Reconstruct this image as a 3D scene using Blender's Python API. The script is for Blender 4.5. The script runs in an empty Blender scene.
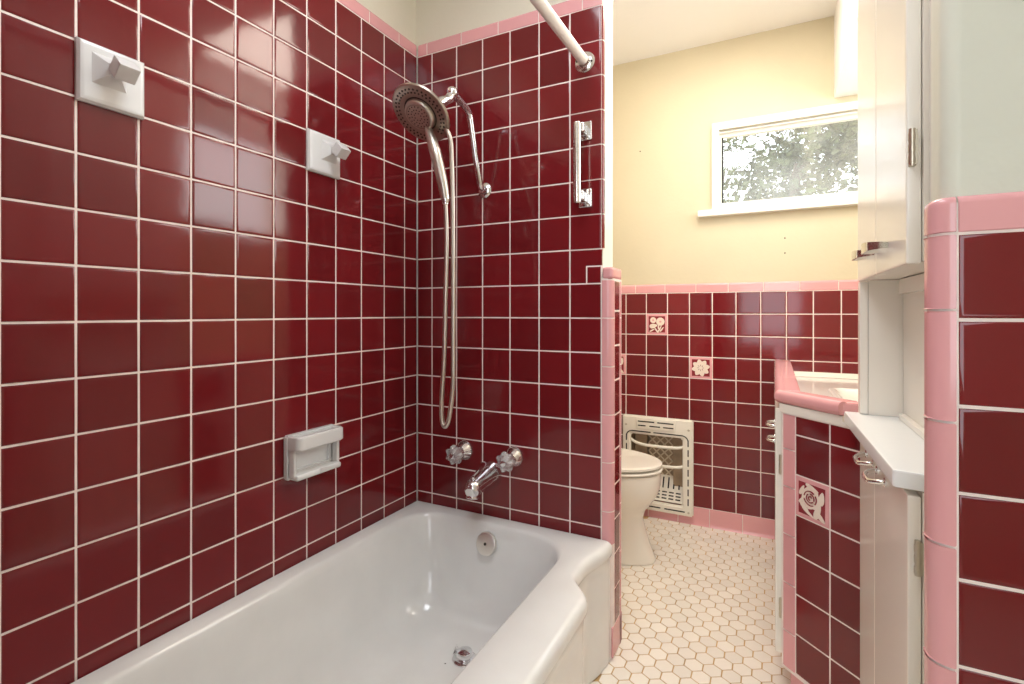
import bpy, bmesh, math, random
from mathutils import Vector as V, Matrix
random.seed(7)
PI = math.pi
COL = bpy.context.scene.collection
P = 0.1095            # tile pitch
R0 = 2.05             # top grout line of the tub walls
# ------------------------------------------------------------------ materials
def nodes(name):
    m = bpy.data.materials.new(name); m.use_nodes = True
    nt = m.node_tree
    return m, nt, nt.nodes['Principled BSDF']

def mat(name, col, rough=.5, metal=0., spec=.5, coat=0., bump=0., bscale=30., vary=0., ior=1.5, varyscale=None, trans=0.):
    m, nt, b = nodes(name)
    b.inputs['Base Color'].default_value = (*col, 1)
    b.inputs['Roughness'].default_value = rough
    b.inputs['Metallic'].default_value = metal
    b.inputs['Specular IOR Level'].default_value = spec
    b.inputs['Coat Weight'].default_value = coat
    b.inputs['Coat Roughness'].default_value = .04
    b.inputs['IOR'].default_value = ior
    b.inputs['Transmission Weight'].default_value = trans
    L = nt.links
    tc = nt.nodes.new('ShaderNodeTexCoord')
    if bump:
        n = nt.nodes.new('ShaderNodeTexNoise'); n.inputs['Scale'].default_value = bscale; n.inputs['Detail'].default_value = 2
        bp = nt.nodes.new('ShaderNodeBump'); bp.inputs['Strength'].default_value = bump; bp.inputs['Distance'].default_value = .01
        L.new(tc.outputs['Object'], n.inputs['Vector']); L.new(n.outputs['Fac'], bp.inputs['Height']); L.new(bp.outputs['Normal'], b.inputs['Normal'])
        if coat: L.new(bp.outputs['Normal'], b.inputs['Coat Normal'])
    if vary:
        hs = nt.nodes.new('ShaderNodeHueSaturation'); hs.inputs['Color'].default_value = (*col, 1)
        mr = nt.nodes.new('ShaderNodeMapRange'); mr.inputs['To Min'].default_value = 1 - vary; mr.inputs['To Max'].default_value = 1 + vary
        if varyscale:
            n2 = nt.nodes.new('ShaderNodeTexNoise'); n2.inputs['Scale'].default_value = varyscale; n2.inputs['Detail'].default_value = 4
            L.new(tc.outputs['Object'], n2.inputs['Vector']); L.new(n2.outputs['Fac'], mr.inputs['Value'])
            mr.inputs['From Min'].default_value = .3; mr.inputs['From Max'].default_value = .7
        else:
            g = nt.nodes.new('ShaderNodeNewGeometry'); L.new(g.outputs['Random Per Island'], mr.inputs['Value'])
        L.new(mr.outputs['Result'], hs.inputs['Value']); L.new(hs.outputs['Color'], b.inputs['Base Color'])
    return m

M = {}
M['red'] = mat('burgundy_glaze', (.160, .011, .014), rough=.10, spec=.5, bump=.03, bscale=14, vary=.16)
M['pink'] = mat('pink_glaze', (.75, .37, .38), rough=.14, bump=.02, bscale=14, vary=.06)
M['deco_red'] = mat('relief_red_glaze', (.25, .02, .03), rough=.2)
M['deco_white'] = mat('relief_white_glaze', (.86, .74, .64), rough=.2)
M['grout'] = mat('pale_grout', (.90, .79, .74), rough=.9, vary=.06, varyscale=25)
M['fgrout'] = mat('tan_floor_grout', (.55, .36, .16), rough=.9, vary=.2, varyscale=9)
M['hex'] = mat('ivory_hexagon_tile', (.88, .83, .75), rough=.22, bump=.02, bscale=20, vary=.05)
M['cream'] = mat('cream_wall_paint', (.64, .565, .40), rough=.55, bump=.06, bscale=60, vary=.03, varyscale=3)
M['ceil'] = mat('ceiling_paint', (.92, .91, .90), rough=.7, bump=.05, bscale=40)
M['tubpaint'] = mat('tub_wall_paint', (.72, .68, .56), rough=.5, bump=.05, bscale=60)
M['greypaint'] = mat('grey_green_paint', (.66, .66, .56), rough=.45, bump=.12, bscale=45)
M['trim'] = mat('white_gloss_paint', (.84, .82, .76), rough=.25, bump=.03, bscale=40)
M['cab'] = mat('cabinet_enamel', (.88, .84, .76), rough=.2)
M['shelf'] = mat('white_shelf_enamel', (.86, .88, .88), rough=.2, bump=.02, bscale=25)
M['tub'] = mat('tub_porcelain', (.79, .80, .79), rough=.12, coat=.3, vary=.04, varyscale=6)
M['china'] = mat('white_china', (.82, .80, .76), rough=.12, coat=.3)
M['bone'] = mat('bone_china', (.86, .82, .74), rough=.12, coat=.3)
M['ceramic'] = mat('white_ceramic', (.77, .78, .78), rough=.18, coat=.2)
M['chrome'] = mat('chrome', (.80, .80, .81), rough=.13, metal=1)
M['steel'] = mat('polished_steel', (.72, .70, .66), rough=.2, metal=1)
M['plate'] = mat('dull_steel', (.80, .78, .74), rough=.42, metal=1)
M['nickel'] = mat('brushed_nickel', (.46, .40, .34), rough=.32, metal=1)
M['nickel_light'] = mat('satin_hose_metal', (.62, .57, .51), rough=.35, metal=1)
M['rubber'] = mat('dark_nozzle_rubber', (.05, .04, .035), rough=.6)
M['rodw'] = mat('white_rod_enamel', (.84, .80, .76), rough=.3)
M['acrylic'] = mat('clear_acrylic', (.92, .92, .93), rough=.06, trans=.75, ior=1.49)
M['dark'] = mat('dark_gap', (.02, .017, .014), rough=.8)
M['heat'] = mat('heater_enamel', (.86, .82, .72), rough=.3)
M['heatdark'] = mat('heater_radiant_brown', (.34, .25, .16), rough=.7, vary=.2, varyscale=20)
M['heatlat'] = mat('heater_lattice', (.66, .56, .42), rough=.6)
M['brass'] = mat('worn_hinge_metal', (.60, .55, .45), rough=.35, metal=1)
M['bark'] = mat('tree_bark', (.12, .09, .06), rough=.9)
M['leaf'] = mat('dull_green_leaf', (.085, .105, .038), rough=.5, vary=.5)
M['leafl'] = mat('yellow_green_leaf', (.22, .26, .05), rough=.5, vary=.35)  # lighter, yellower leaf colour for one of the trees
M['fence'] = mat('pale_wood_fence', (.62, .50, .42), rough=.8, vary=.2)
M['soil'] = mat('dry_ground', (.4, .34, .25), rough=.9)
# hazy glass: clear pane with a dusty film
def glass():
    m, nt, b = nodes('dusty_glass'); L = nt.links
    nt.nodes.remove(b)
    out = nt.nodes['Material Output']
    t = nt.nodes.new('ShaderNodeBsdfTransparent'); t.inputs[0].default_value = (.96, .97, .97, 1)
    g = nt.nodes.new('ShaderNodeBsdfGlossy'); g.inputs['Roughness'].default_value = .05
    d = nt.nodes.new('ShaderNodeBsdfTranslucent'); d.inputs[0].default_value = (.9, .88, .84, 1)
    tc = nt.nodes.new('ShaderNodeTexCoord'); n = nt.nodes.new('ShaderNodeTexNoise'); n.inputs['Scale'].default_value = 3.5; n.inputs['Detail'].default_value = 5
    mr = nt.nodes.new('ShaderNodeMapRange'); mr.inputs['From Min'].default_value = .35; mr.inputs['From Max'].default_value = .75
    mr.inputs['To Min'].default_value = .05; mr.inputs['To Max'].default_value = .20
    m1 = nt.nodes.new('ShaderNodeMixShader'); m2 = nt.nodes.new('ShaderNodeMixShader')
    L.new(tc.outputs['Object'], n.inputs['Vector']); L.new(n.outputs['Fac'], mr.inputs['Value'])
    L.new(mr.outputs['Result'], m1.inputs[0]); L.new(t.outputs[0], m1.inputs[1]); L.new(d.outputs[0], m1.inputs[2])
    m2.inputs[0].default_value = .05; L.new(m1.outputs[0], m2.inputs[1]); L.new(g.outputs[0], m2.inputs[2])
    L.new(m2.outputs[0], out.inputs['Surface'])
    return m
M['glass'] = glass()

# ------------------------------------------------------------------ object helpers
LOC = {}
def wloc(o):
    return LOC.get(o.name, V((0, 0, 0)))
def tag(o, label=None, cat=None, group=None, kind=None):
    if label: o['label'] = label
    if cat: o['category'] = cat
    if group: o['group'] = group
    if kind: o['kind'] = kind
    return o
def empty(name, loc, label, cat, group=None):
    o = bpy.data.objects.new(name, None); COL.objects.link(o)
    o.empty_display_size = .05
    o.location = loc; LOC[o.name] = V(loc)
    return tag(o, label, cat, group)
def obj(name, bm, mats, parent=None, smooth=True, origin=None, angle=40, label=None):
    """bm holds world coordinates; it becomes ONE mesh object"""
    if not isinstance(mats, (list, tuple)): mats = [mats]
    org = wloc(parent) if parent else V((0, 0, 0))
    if origin is not None: org = V(origin)
    elif parent is not None and bm.verts:
        lo = [min(v.co[i] for v in bm.verts) for i in range(3)]; hi = [max(v.co[i] for v in bm.verts) for i in range(3)]
        org = V(((lo[0]+hi[0])/2, (lo[1]+hi[1])/2, (lo[2]+hi[2])/2))
    elif bm.verts:
        lo = [min(v.co[i] for v in bm.verts) for i in range(3)]; hi = [max(v.co[i] for v in bm.verts) for i in range(3)]
        org = V(((lo[0]+hi[0])/2, (lo[1]+hi[1])/2, lo[2]))
    for v in bm.verts: v.co -= org
    me = bpy.data.meshes.new(name); bm.to_mesh(me); bm.free()
    for m in mats: me.materials.append(m if not isinstance(m, str) else M[m])
    if smooth:
        for p in me.polygons: p.use_smooth = True
        try: me.set_sharp_from_angle(angle=math.radians(angle))
        except Exception: pass
    o = bpy.data.objects.new(name, me); COL.objects.link(o)
    LOC[o.name] = org
    if parent is not None:
        o.parent = parent; o.location = org - wloc(parent)
    else:
        o.location = org
    if smooth and name not in ('tub_shell', 'foliage'):
        w = o.modifiers.new('face_weighted', 'WEIGHTED_NORMAL'); w.keep_sharp = True; w.weight = 50
    if label: o['label'] = label
    return o
def struct(name, bm, mats, parent=None, **k):
    o = obj(name, bm, mats, parent, **k)
    o['kind'] = 'structure'
    return o
def nb(): return bmesh.new()

def box(bm, x0, x1, y0, y1, z0, z1, mi=0, bev=0., seg=2):
    r = bmesh.ops.create_cube(bm, size=1)
    vs = r['verts']
    for v in vs:
        v.co = V((x0 + (v.co.x+.5)*(x1-x0), y0 + (v.co.y+.5)*(y1-y0), z0 + (v.co.z+.5)*(z1-z0)))
    fs = set(f for v in vs for f in v.link_faces)
    for f in fs: f.material_index = mi
    if bev:
        es = list(set(e for v in vs for e in v.link_edges))
        r2 = bmesh.ops.bevel(bm, geom=es, offset=bev, segments=seg, affect='EDGES', profile=.5)
        for f in r2['faces']: f.material_index = mi
    return vs
def cbox(bm, c, size, rot=None, mi=0, bev=0., seg=2):
    """box about centre c, rotated"""
    t = nb(); box(t, -size[0]/2, size[0]/2, -size[1]/2, size[1]/2, -size[2]/2, size[2]/2, mi, bev, seg)
    mtx = Matrix.Translation(V(c)) @ (rot.to_4x4() if rot else Matrix.Identity(4))
    merge(bm, t, mtx)
def merge(bm, t, mtx=None):
    if mtx is not None: bmesh.ops.transform(t, matrix=mtx, verts=t.verts)
    mp = {v: bm.verts.new(v.co) for v in t.verts}
    for f in t.faces:
        try: nf = bm.faces.new([mp[v] for v in f.verts]); nf.material_index = f.material_index
        except ValueError: pass
    t.free()
def loft(bm, rings, close=True, cap0=False, cap1=False, mi=0):
    R = [[bm.verts.new(V(p)) for p in r] for r in rings]
    n = len(R[0])
    for a, b in zip(R[:-1], R[1:]):
        for i in range(n if close else n-1):
            j = (i+1) % n
            try: f = bm.faces.new((a[i], a[j], b[j], b[i])); f.material_index = mi
            except ValueError: pass
    if cap0: f = bm.faces.new(R[0][::-1]); f.material_index = mi
    if cap1: f = bm.faces.new(R[-1]); f.material_index = mi
    return R
def frame(d):
    d = V(d).normalized()
    u = V((0, 0, 1)) if abs(d.z) < .9 else V((1, 0, 0))
    a = d.cross(u).normalized(); b = d.cross(a).normalized()
    return a, b
def tube(bm, pts, rad, n=14, caps=True, mi=0):
    pts = [V(p) for p in pts]
    if not isinstance(rad, (list, tuple)): rad = [rad]*len(pts)
    rings = []; a = None
    for i, p in enumerate(pts):
        d = (pts[min(i+1, len(pts)-1)] - pts[max(i-1, 0)])
        d.normalize()
        if a is None: a, b = frame(d)
        else:
            a = (a - d*a.dot(d)).normalized(); b = d.cross(a).normalized()
        rings.append([p + (a*math.cos(2*PI*k/n) + b*math.sin(2*PI*k/n))*rad[i] for k in range(n)])
    loft(bm, rings, True, caps, caps, mi)
def smooth_path(pts, sub=6):
    pts = [V(p) for p in pts]; out = []
    for i in range(len(pts)-1):
        p0 = pts[max(i-1, 0)]; p1 = pts[i]; p2 = pts[i+1]; p3 = pts[min(i+2, len(pts)-1)]
        for k in range(sub):
            t = k/sub
            out.append(.5*((2*p1) + (p2-p0)*t + (2*p0-5*p1+4*p2-p3)*t*t + (3*p1-p0-3*p2+p3)*t**3))
    out.append(pts[-1]); return out
def lathe(bm, prof, base, axis, n=32, mi=0, cap0=True, cap1=True):
    """prof: (distance along axis, radius)"""
    ax = V(axis).normalized(); a, b = frame(ax); base = V(base)
    rings = [[base + ax*h + (a*math.cos(2*PI*k/n) + b*math.sin(2*PI*k/n))*r for k in range(n)] for h, r in prof]
    loft(bm, rings, True, cap0, cap1, mi)
def prism(bm, poly, z0, z1, mi=0, bev=0., seg=2):
    bot = [bm.verts.new((x, y, z0)) for x, y in poly]; top = [bm.verts.new((x, y, z1)) for x, y in poly]
    n = len(poly); fs = [bm.faces.new(bot[::-1]), bm.faces.new(top)]
    for i in range(n): fs.append(bm.faces.new((bot[i], bot[(i+1) % n], top[(i+1) % n], top[i])))
    for f in fs: f.material_index = mi
    if bev:
        es = list(set(e for f in fs for e in f.edges))
        r = bmesh.ops.bevel(bm, geom=es, offset=bev, segments=seg, affect='EDGES', profile=.5)
        for f in r['faces']: f.material_index = mi
def slab(bm, u0, u1, v0, v1, holes, F, h0, h1, mi=0):
    """plate in the (u,v) plane with rectangular holes and thickness h0..h1"""
    us = sorted({u0, u1, *[x for h in holes for x in h[:2]]}); vs = sorted({v0, v1, *[x for h in holes for x in h[2:]]})
    us = [u for u in us if u0-1e-9 <= u <= u1+1e-9]; vs = [v for v in vs if v0-1e-9 <= v <= v1+1e-9]
    inside = lambda u, v: any(a < u < b and c < v < d for a, b, c, d in holes)
    solid = {(i, j): not inside((us[i]+us[i+1])/2, (vs[j]+vs[j+1])/2) for i in range(len(us)-1) for j in range(len(vs)-1)}
    cache = {}
    def vt(i, j, h):
        if (i, j, h) not in cache: cache[(i, j, h)] = bm.verts.new(F(us[i], vs[j], (h0, h1)[h]))
        return cache[(i, j, h)]
    def face(*q):
        try: f = bm.faces.new(q); f.material_index = mi
        except ValueError: pass
    for (i, j), s in solid.items():
        if not s: continue
        face(vt(i, j, 1), vt(i+1, j, 1), vt(i+1, j+1, 1), vt(i, j+1, 1))
        face(vt(i, j+1, 0), vt(i+1, j+1, 0), vt(i+1, j, 0), vt(i, j, 0))
        for (di, dj, a, b) in ((-1, 0, (i, j), (i, j+1)), (1, 0, (i+1, j+1), (i+1, j)), (0, -1, (i+1, j), (i, j)), (0, 1, (i, j+1), (i+1, j+1))):
            if not solid.get((i+di, j+dj), False):
                face(vt(*a, 1), vt(*b, 1), vt(*b, 0), vt(*a, 0))

# ------------------------------------------------------------------ tile helpers
G = .0019      # half a grout line
def area(p): return .5*sum(p[i][0]*p[(i+1) % len(p)][1] - p[(i+1) % len(p)][0]*p[i][1] for i in range(len(p)))
def inset(pts, d):
    n = len(pts); out = []
    for i in range(n):
        a, b, c = V(pts[i-1]).to_2d(), V(pts[i]).to_2d(), V(pts[(i+1) % n]).to_2d()
        d1 = (b-a).normalized(); d2 = (c-b).normalized()
        n1 = V((-d1.y, d1.x)); n2 = V((-d2.y, d2.x))
        k = 1 + n1.dot(n2)
        m = (n1+n2)/max(k, .2)
        out.append((b.x+m.x*d, b.y+m.y*d))
    return out
def tile(bm, pts, F, g=G, h=.0028, mi=0, tilt=.006, soft=.0055):
    """one cushion-edged tile over polygon pts in (u,v); F maps (u,v,height) to space"""
    if area(pts) < 0: pts = pts[::-1]
    uc = sum(p[0] for p in pts)/len(pts); vc = sum(p[1] for p in pts)/len(pts)
    tu, tv = random.uniform(-tilt, tilt), random.uniform(-tilt, tilt)
    rings = []
    for d, hh in ((0, -.0035), (.0003, h*.45), (.0015, h*.85), (soft, h)):
        rings.append([F(u, v, hh + (tu*(u-uc)+tv*(v-vc) if hh > 0 else 0)) for u, v in inset(pts, g+d)])
    R = loft(bm, rings, True, False, False, mi)
    f = bm.faces.new(R[-1]); f.material_index = mi
def rect(a, b, c, d): return [(a, c), (b, c), (b, d), (a, d)]
def tiles(bm, us, vs, F, skip=None, **k):
    us, vs = sorted(us), sorted(vs)
    for i in range(len(us)-1):
        for j in range(len(vs)-1):
            if us[i+1]-us[i] < .008 or vs[j+1]-vs[j] < .006: continue
            if skip and skip(us[i], us[i+1], vs[j], vs[j+1]): continue
            tile(bm, rect(us[i], us[i+1], vs[j], vs[j+1]), F, **k)
def backing(bm, u0, u1, v0, v1, F, mi=0, holes=(), h0=-.006, h1=.0011):
    slab(bm, u0, u1, v0, v1, list(holes), F, h0, h1, mi)
def run(bm, prof, F, joints, g=.0016, mi=0):
    """trim pieces: open profile of (n,z) extruded along s between joints; F(s,n,z)"""
    for s0, s1 in zip(joints[:-1], joints[1:]):
        if s1-s0 < .006: continue
        a, b = s0+g, s1-g
        rings = []
        for s, k in ((a, .0), (a+.0012, 1.), (b-.0012, 1.), (b, .0)):
            rings.append([F(s, n if k else n-.0012, z) for n, z in prof])
        loft(bm, rings, False, False, False, mi)
def linspan(a, b, start, step):
    xs = [a]; x = start
    while x < b-1e-4:
        if x > a+1e-4: xs.append(x)
        x += step
    xs.append(b); return xs
def bull_top(h, t=.003, r=.010, back=.012, z0=0.):
    """cap tile profile: face rising h, rounding over the top back to the wall"""
    p = [(-.004, z0), (t*.6, z0+.0006), (t, z0+.002)]
    for k in range(7):
        a = PI/2*k/6
        p.append((t-r+r*math.cos(a), z0+h-r+r*math.sin(a)))
    p.append((t-r-back, z0+h))
    return p

FX = lambda X0: (lambda u, v, h: V((X0+h, u, v)))             # wall facing +X, u = Y, v = Z
FXm = lambda X0: (lambda u, v, h: V((X0-h, u, v)))
FYm = lambda Y0: (lambda u, v, h: V((u, Y0-h, v)))            # wall facing -Y
FYp = lambda Y0: (lambda u, v, h: V((u, Y0+h, v)))
FZ = lambda Z0: (lambda u, v, h: V((u, v, Z0+h)))
H = .003       # tile proud of grout

# ------------------------------------------------------------------ floor and ceiling
bm = nb(); box(bm, -.12, 2.5, -2.75, 1.32, -.12, -.0025)
floor = struct('floor', bm, 'fgrout', smooth=False)
bm = nb()
pw, ph = .0534, .0463
for j in range(-58, 26):
    for i in range(-20, 34):
        x = .876 + i*pw + (pw/2 if j % 2 else 0); y = .099 + j*ph
        if not (.60 < x < 2.38 and -2.58 < y < 1.17): continue
        if x < .74 and y < -.02: continue
        if x > 1.35 and y > -.6: continue
        r = .0309
        poly = [(x + r*math.sin(PI/3*k), y + r*math.cos(PI/3*k)) for k in range(6)]
        tile(bm, poly, FZ(-.0022), g=.0017, h=.0020, tilt=.004, soft=.003)
struct('hexagon_tiles', bm, 'hex', floor)
bm = nb(); box(bm, -.12, 2.5, -2.75, 1.32, 2.44, 2.54)
struct('ceiling', bm, 'ceil', smooth=False)

# ------------------------------------------------------------------ left wall
bm = nb(); box(bm, -.14, -.012, -2.75, 1.32, 0, 2.44)
wl = struct('wall_left', bm, 'tubpaint', smooth=False)
a_, b_ = .65711, .61815
ys = [0.] + [-(a_+i)*P for i in range(0, 13)] + [-1.5]
zs = [R0-k*P for k in range(0, 16)] + [.362]
bm = nb(); backing(bm, -1.5, -.003, .30, 2.091, FX(-H), 0); struct('grout', bm, 'grout', wl, smooth=False)
bm = nb(); tiles(bm, ys, zs, FX(-H)); struct('tile_field', bm, 'red', wl)
bm = nb(); jl = sorted([-.002, -.103, -.254] + [-.254-.1525*k for k in range(1, 9)] + [-1.5])
run(bm, bull_top(.047, z0=R0+.001), lambda s, n, z: V((-H+n, s, z)), jl); struct('tile_trim', bm, 'pink', wl)
# toilet side of the left wall
bm = nb(); backing(bm, .11, 1.186, 0, 1.2, FX(-H)); struct('grout', bm, 'grout', wl, smooth=False)
bm = nb(); tiles(bm, linspan(.11, 1.186, 1.186-P*10, P), [1.184-P*k for k in range(11)], FX(-H)); struct('tile_field', bm, 'red', wl)
bm = nb(); run(bm, bull_top(.046, z0=1.185), lambda s, n, z: V((-H+n, s, z)), linspan(.11, 1.186, .2, .1525)); 
run(bm, [(-.004, 0), (.003, .001), (.003, .087), (.002, .0885), (-.004, .089)], lambda s, n, z: V((-H+n, s, z)), linspan(.11, 1.186, .2, .1525)); struct('tile_trim', bm, 'pink', wl)

# ------------------------------------------------------------------ partition between tub and toilet
XE, XL = .726, .757
bm = nb()
prism(bm, [(-.012, .010), (.712, .010), (.722, .016), (.7235, .03), (.7235, .117), (-.012, .117)], 0, 2.44)
wm = struct('wall_middle', bm, 'trim', angle=20)
bm = nb(); prism(bm, [(-.012, .008), (.60, .008), (.60, .0099), (-.012, .0099)], R0+.03, 2.44); struct('painted_panel', bm, 'tubpaint', wm, smooth=False)
xs = [0.] + [(b_+i)*P for i in range(6)]
bm = nb()
backing(bm, .003, .7, .30, 2.091, FYm(H), 0)
backing(bm, .7, .721, .30, 2.091, FYm(H), 0)
backing(bm, .721, .740, .0, 1.19, FYm(H), 0, h1=-.002)
backing(bm, .012, .109, 0, 1.19, FX(XL-H), 0)                        # end face
box(bm, .722, XL-H-.001, .012, .107, 0, 1.19)
gq = [(.7225, .0012)] + [(XL-.020+.0188*math.sin(PI/2*q/6), .020-.0188*math.cos(PI/2*q/6)) for q in range(7)] + [(XL-.0012, .0225), (XL-.0012, .0985), (XL-.012, .1085), (.7225, .1085)]
prism(bm, gq, .0, 1.187)
struct('grout', bm, 'grout', wm, smooth=False)
bm = nb()
tiles(bm, xs, zs, FYm(H))
zc = 1.229
for k in range(0, 16):
    z1 = R0-k*P; z0 = R0-(k+1)*P if k < 15 else .362
    x0 = xs[-1]
    if k < 7:      # upper tiles run to the edge, round over it
        prof = [(x0+G, -.004)]
        for q in ((.0002, .0012), (.0012, .0024), (.005, .0028)): prof.append((x0+G+q[0], q[1]))
        for q in range(7):
            a = PI/2*q/6; prof.append((XE-.012+.012*math.sin(a), .0028-.012+.012*math.cos(a)))
        prof.append((XE, -.016))
        rings = [[V((u, H-h, z)) for u, h in prof] for z in (z0+G, z1-G)]
        loft(bm, rings, False, False, False)
    elif k == 7:
        tile(bm, [(x0, z0), (.672, z0), (.672, zc), (XE-.002, zc), (XE-.002, z1), (x0, z1)], FYm(H))
        tile(bm, rect(.672, .7205, z0, zc), FYm(H))
    else:
        tile(bm, rect(x0, .7205, z0, z1), FYm(H))
# narrow cut tiles on the end face
rows = [.54 + P*k for k in range(-4, 6)]
ez = sorted([.10] + [z for z in rows if .12 < z < 1.17] + [1.184])
tiles(bm, [.024, .085], ez, FX(XL-H))
struct('tile_field', bm, 'red', wm)
bm = nb()
jb = [.002, .045, .197, .35, .504, .6575, XE-.001]
run(bm, bull_top(.047, z0=R0+.001), lambda s, n, z: V((s, H-n, z)), jb)
# vertical bullnose on the front edge and the back edge of the end
prof = [(.7222, .006), (.7226, .001), (.724, -.0002)]
for q in range(7):
    a = PI/2*q/6; prof.append((XL-.020+.020*math.sin(a), .020-.020*math.cos(a)))
prof += [(XL-.0008, .0232), (XL-.004, .0236)]
run(bm, prof, lambda s, x, y: V((x, y, s)), sorted([.355, .459, .612, .762, .913, 1.065, 1.185]))
prof2 = [(XL-.004, .0855), (XL, .0862), (XL, .098)]
for q in range(5):
    a = PI/2*q/4; prof2.append((XL-.012+.012*math.cos(a), .098+.012*math.sin(a)))
prof2.append((.73, .110))
run(bm, prof2, lambda s, x, y: V((x, y, s)), sorted([.0, .152, .304, .459, .612, .762, .913, 1.065, 1.185]))
# foot of the end face and its cap
box(bm, XL-.006, XL, .004, .109, .004, .098, bev=.002)
box(bm, .7225, XL, .001, .110, 1.187, 1.226, bev=.010, seg=4)
struct('tile_trim', bm, 'pink', wm)

# ------------------------------------------------------------------ far wall with window and heater recess
YF = 1.186
WX0, WX1, WZ0, WZ1 = .957, 1.70, 1.624, 2.0
HX0, HX1, HZ0, HZ1 = .515, .79, .085, .44
holes = [(WX0, WX1, WZ0, WZ1), (HX0, HX1, HZ0, HZ1)]
bm = nb(); slab(bm, -.14, 2.5, 0, 2.44, holes, FYm(YF+.008), -.13, 0.)
wb = struct('wall_back', bm, 'cream', smooth=False)
fx = [0.0] + [(4.456+n)*P for n in range(-4, 13)]
fz = [1.184-P*k for k in range(0, 11)]
bm = nb(); backing(bm, .003, 1.85, .0, 1.223, FYm(YF+H), 0, holes=[(HX0, HX1, HZ0, HZ1)], h0=-.005); struct('grout', bm, 'grout', wb, smooth=False)
deco = [(1, 1), (3, 3), (-1, 3)]
dcell = [((4.456+n)*P, (4.456+n+1)*P, 1.184-(j+1)*P, 1.184-j*P) for n, j in deco]
def skipf(u0, u1, v0, v1):
    uc, vc = (u0+u1)/2, (v0+v1)/2
    if u0 > .48 and u1 < .83 and v1 < .53: return True
    return any(a < uc < b and c < vc < d for a, b, c, d in dcell)
bm = nb(); tiles(bm, fx, fz, FYm(YF+H), skip=skipf); struct('tile_field', bm, 'red', wb)
bm = nb()
run(bm, bull_top(.046, z0=1.185, r=.012), lambda s, n, z: V((s, YF+H-n, z)), sorted([.003, .08, .2325, .385, .54, .694, .848, 1.0, 1.157, 1.31, 1.463, 1.615, 1.77, 1.848]))
basep = [(.012, .0), (.006, .006), (.0035, .016), (.003, .03), (.003, .0865), (.002, .088), (-.004, .0885)]
run(bm, basep, lambda s, n, z: V((s, YF+H-n, z)), sorted([.003, .15, .303, .455, .608, .76, .913, 1.065, 1.217]))
struct('tile_trim', bm, 'pink', wb)
for x, z in ((1.248, 1.436), (1.248, 1.365), (.563, 1.948)):
    bm = nb(); lathe(bm, [(0, .0035), (.0012, .003), (.0016, .001)], (x, YF+.008, z), (0, -1, 0), 10)
    struct('screw_hole', bm, 'dark', wb)

def blob(bm, pts, F, h0, h1, mi=0):
    if area(pts) < 0: pts = pts[::-1]
    a = [F(u, v, h0) for u, v in pts]; b = [F(u, v, h1) for u, v in pts]
    uc_ = sum(p_[0] for p_ in pts)/len(pts); vc_ = sum(p_[1] for p_ in pts)/len(pts)
    c = [F(uc_+(u-uc_)*.9, vc_+(v-vc_)*.9, h1+.0004) for u, v in pts]
    loft(bm, [a, b, c], True, False, True, mi)
def circ(cu, cv, r, n=14, w=0., lobes=5, ph=0.):
    return [(cu + r*(1+w*math.cos(lobes*2*PI*k/n+ph))*math.cos(2*PI*k/n), cv + r*(1+w*math.cos(lobes*2*PI*k/n+ph))*math.sin(2*PI*k/n)) for k in range(n)]
def leafp(cu, cv, L, W, ang):
    out = []
    for k in range(12):
        t = 2*PI*k/12; u = L*math.cos(t); v = W*math.sin(t)*(1-.3*math.cos(t))
        out.append((cu+u*math.cos(ang)-v*math.sin(ang), cv+u*math.sin(ang)+v*math.cos(ang)))
    return out
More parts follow.
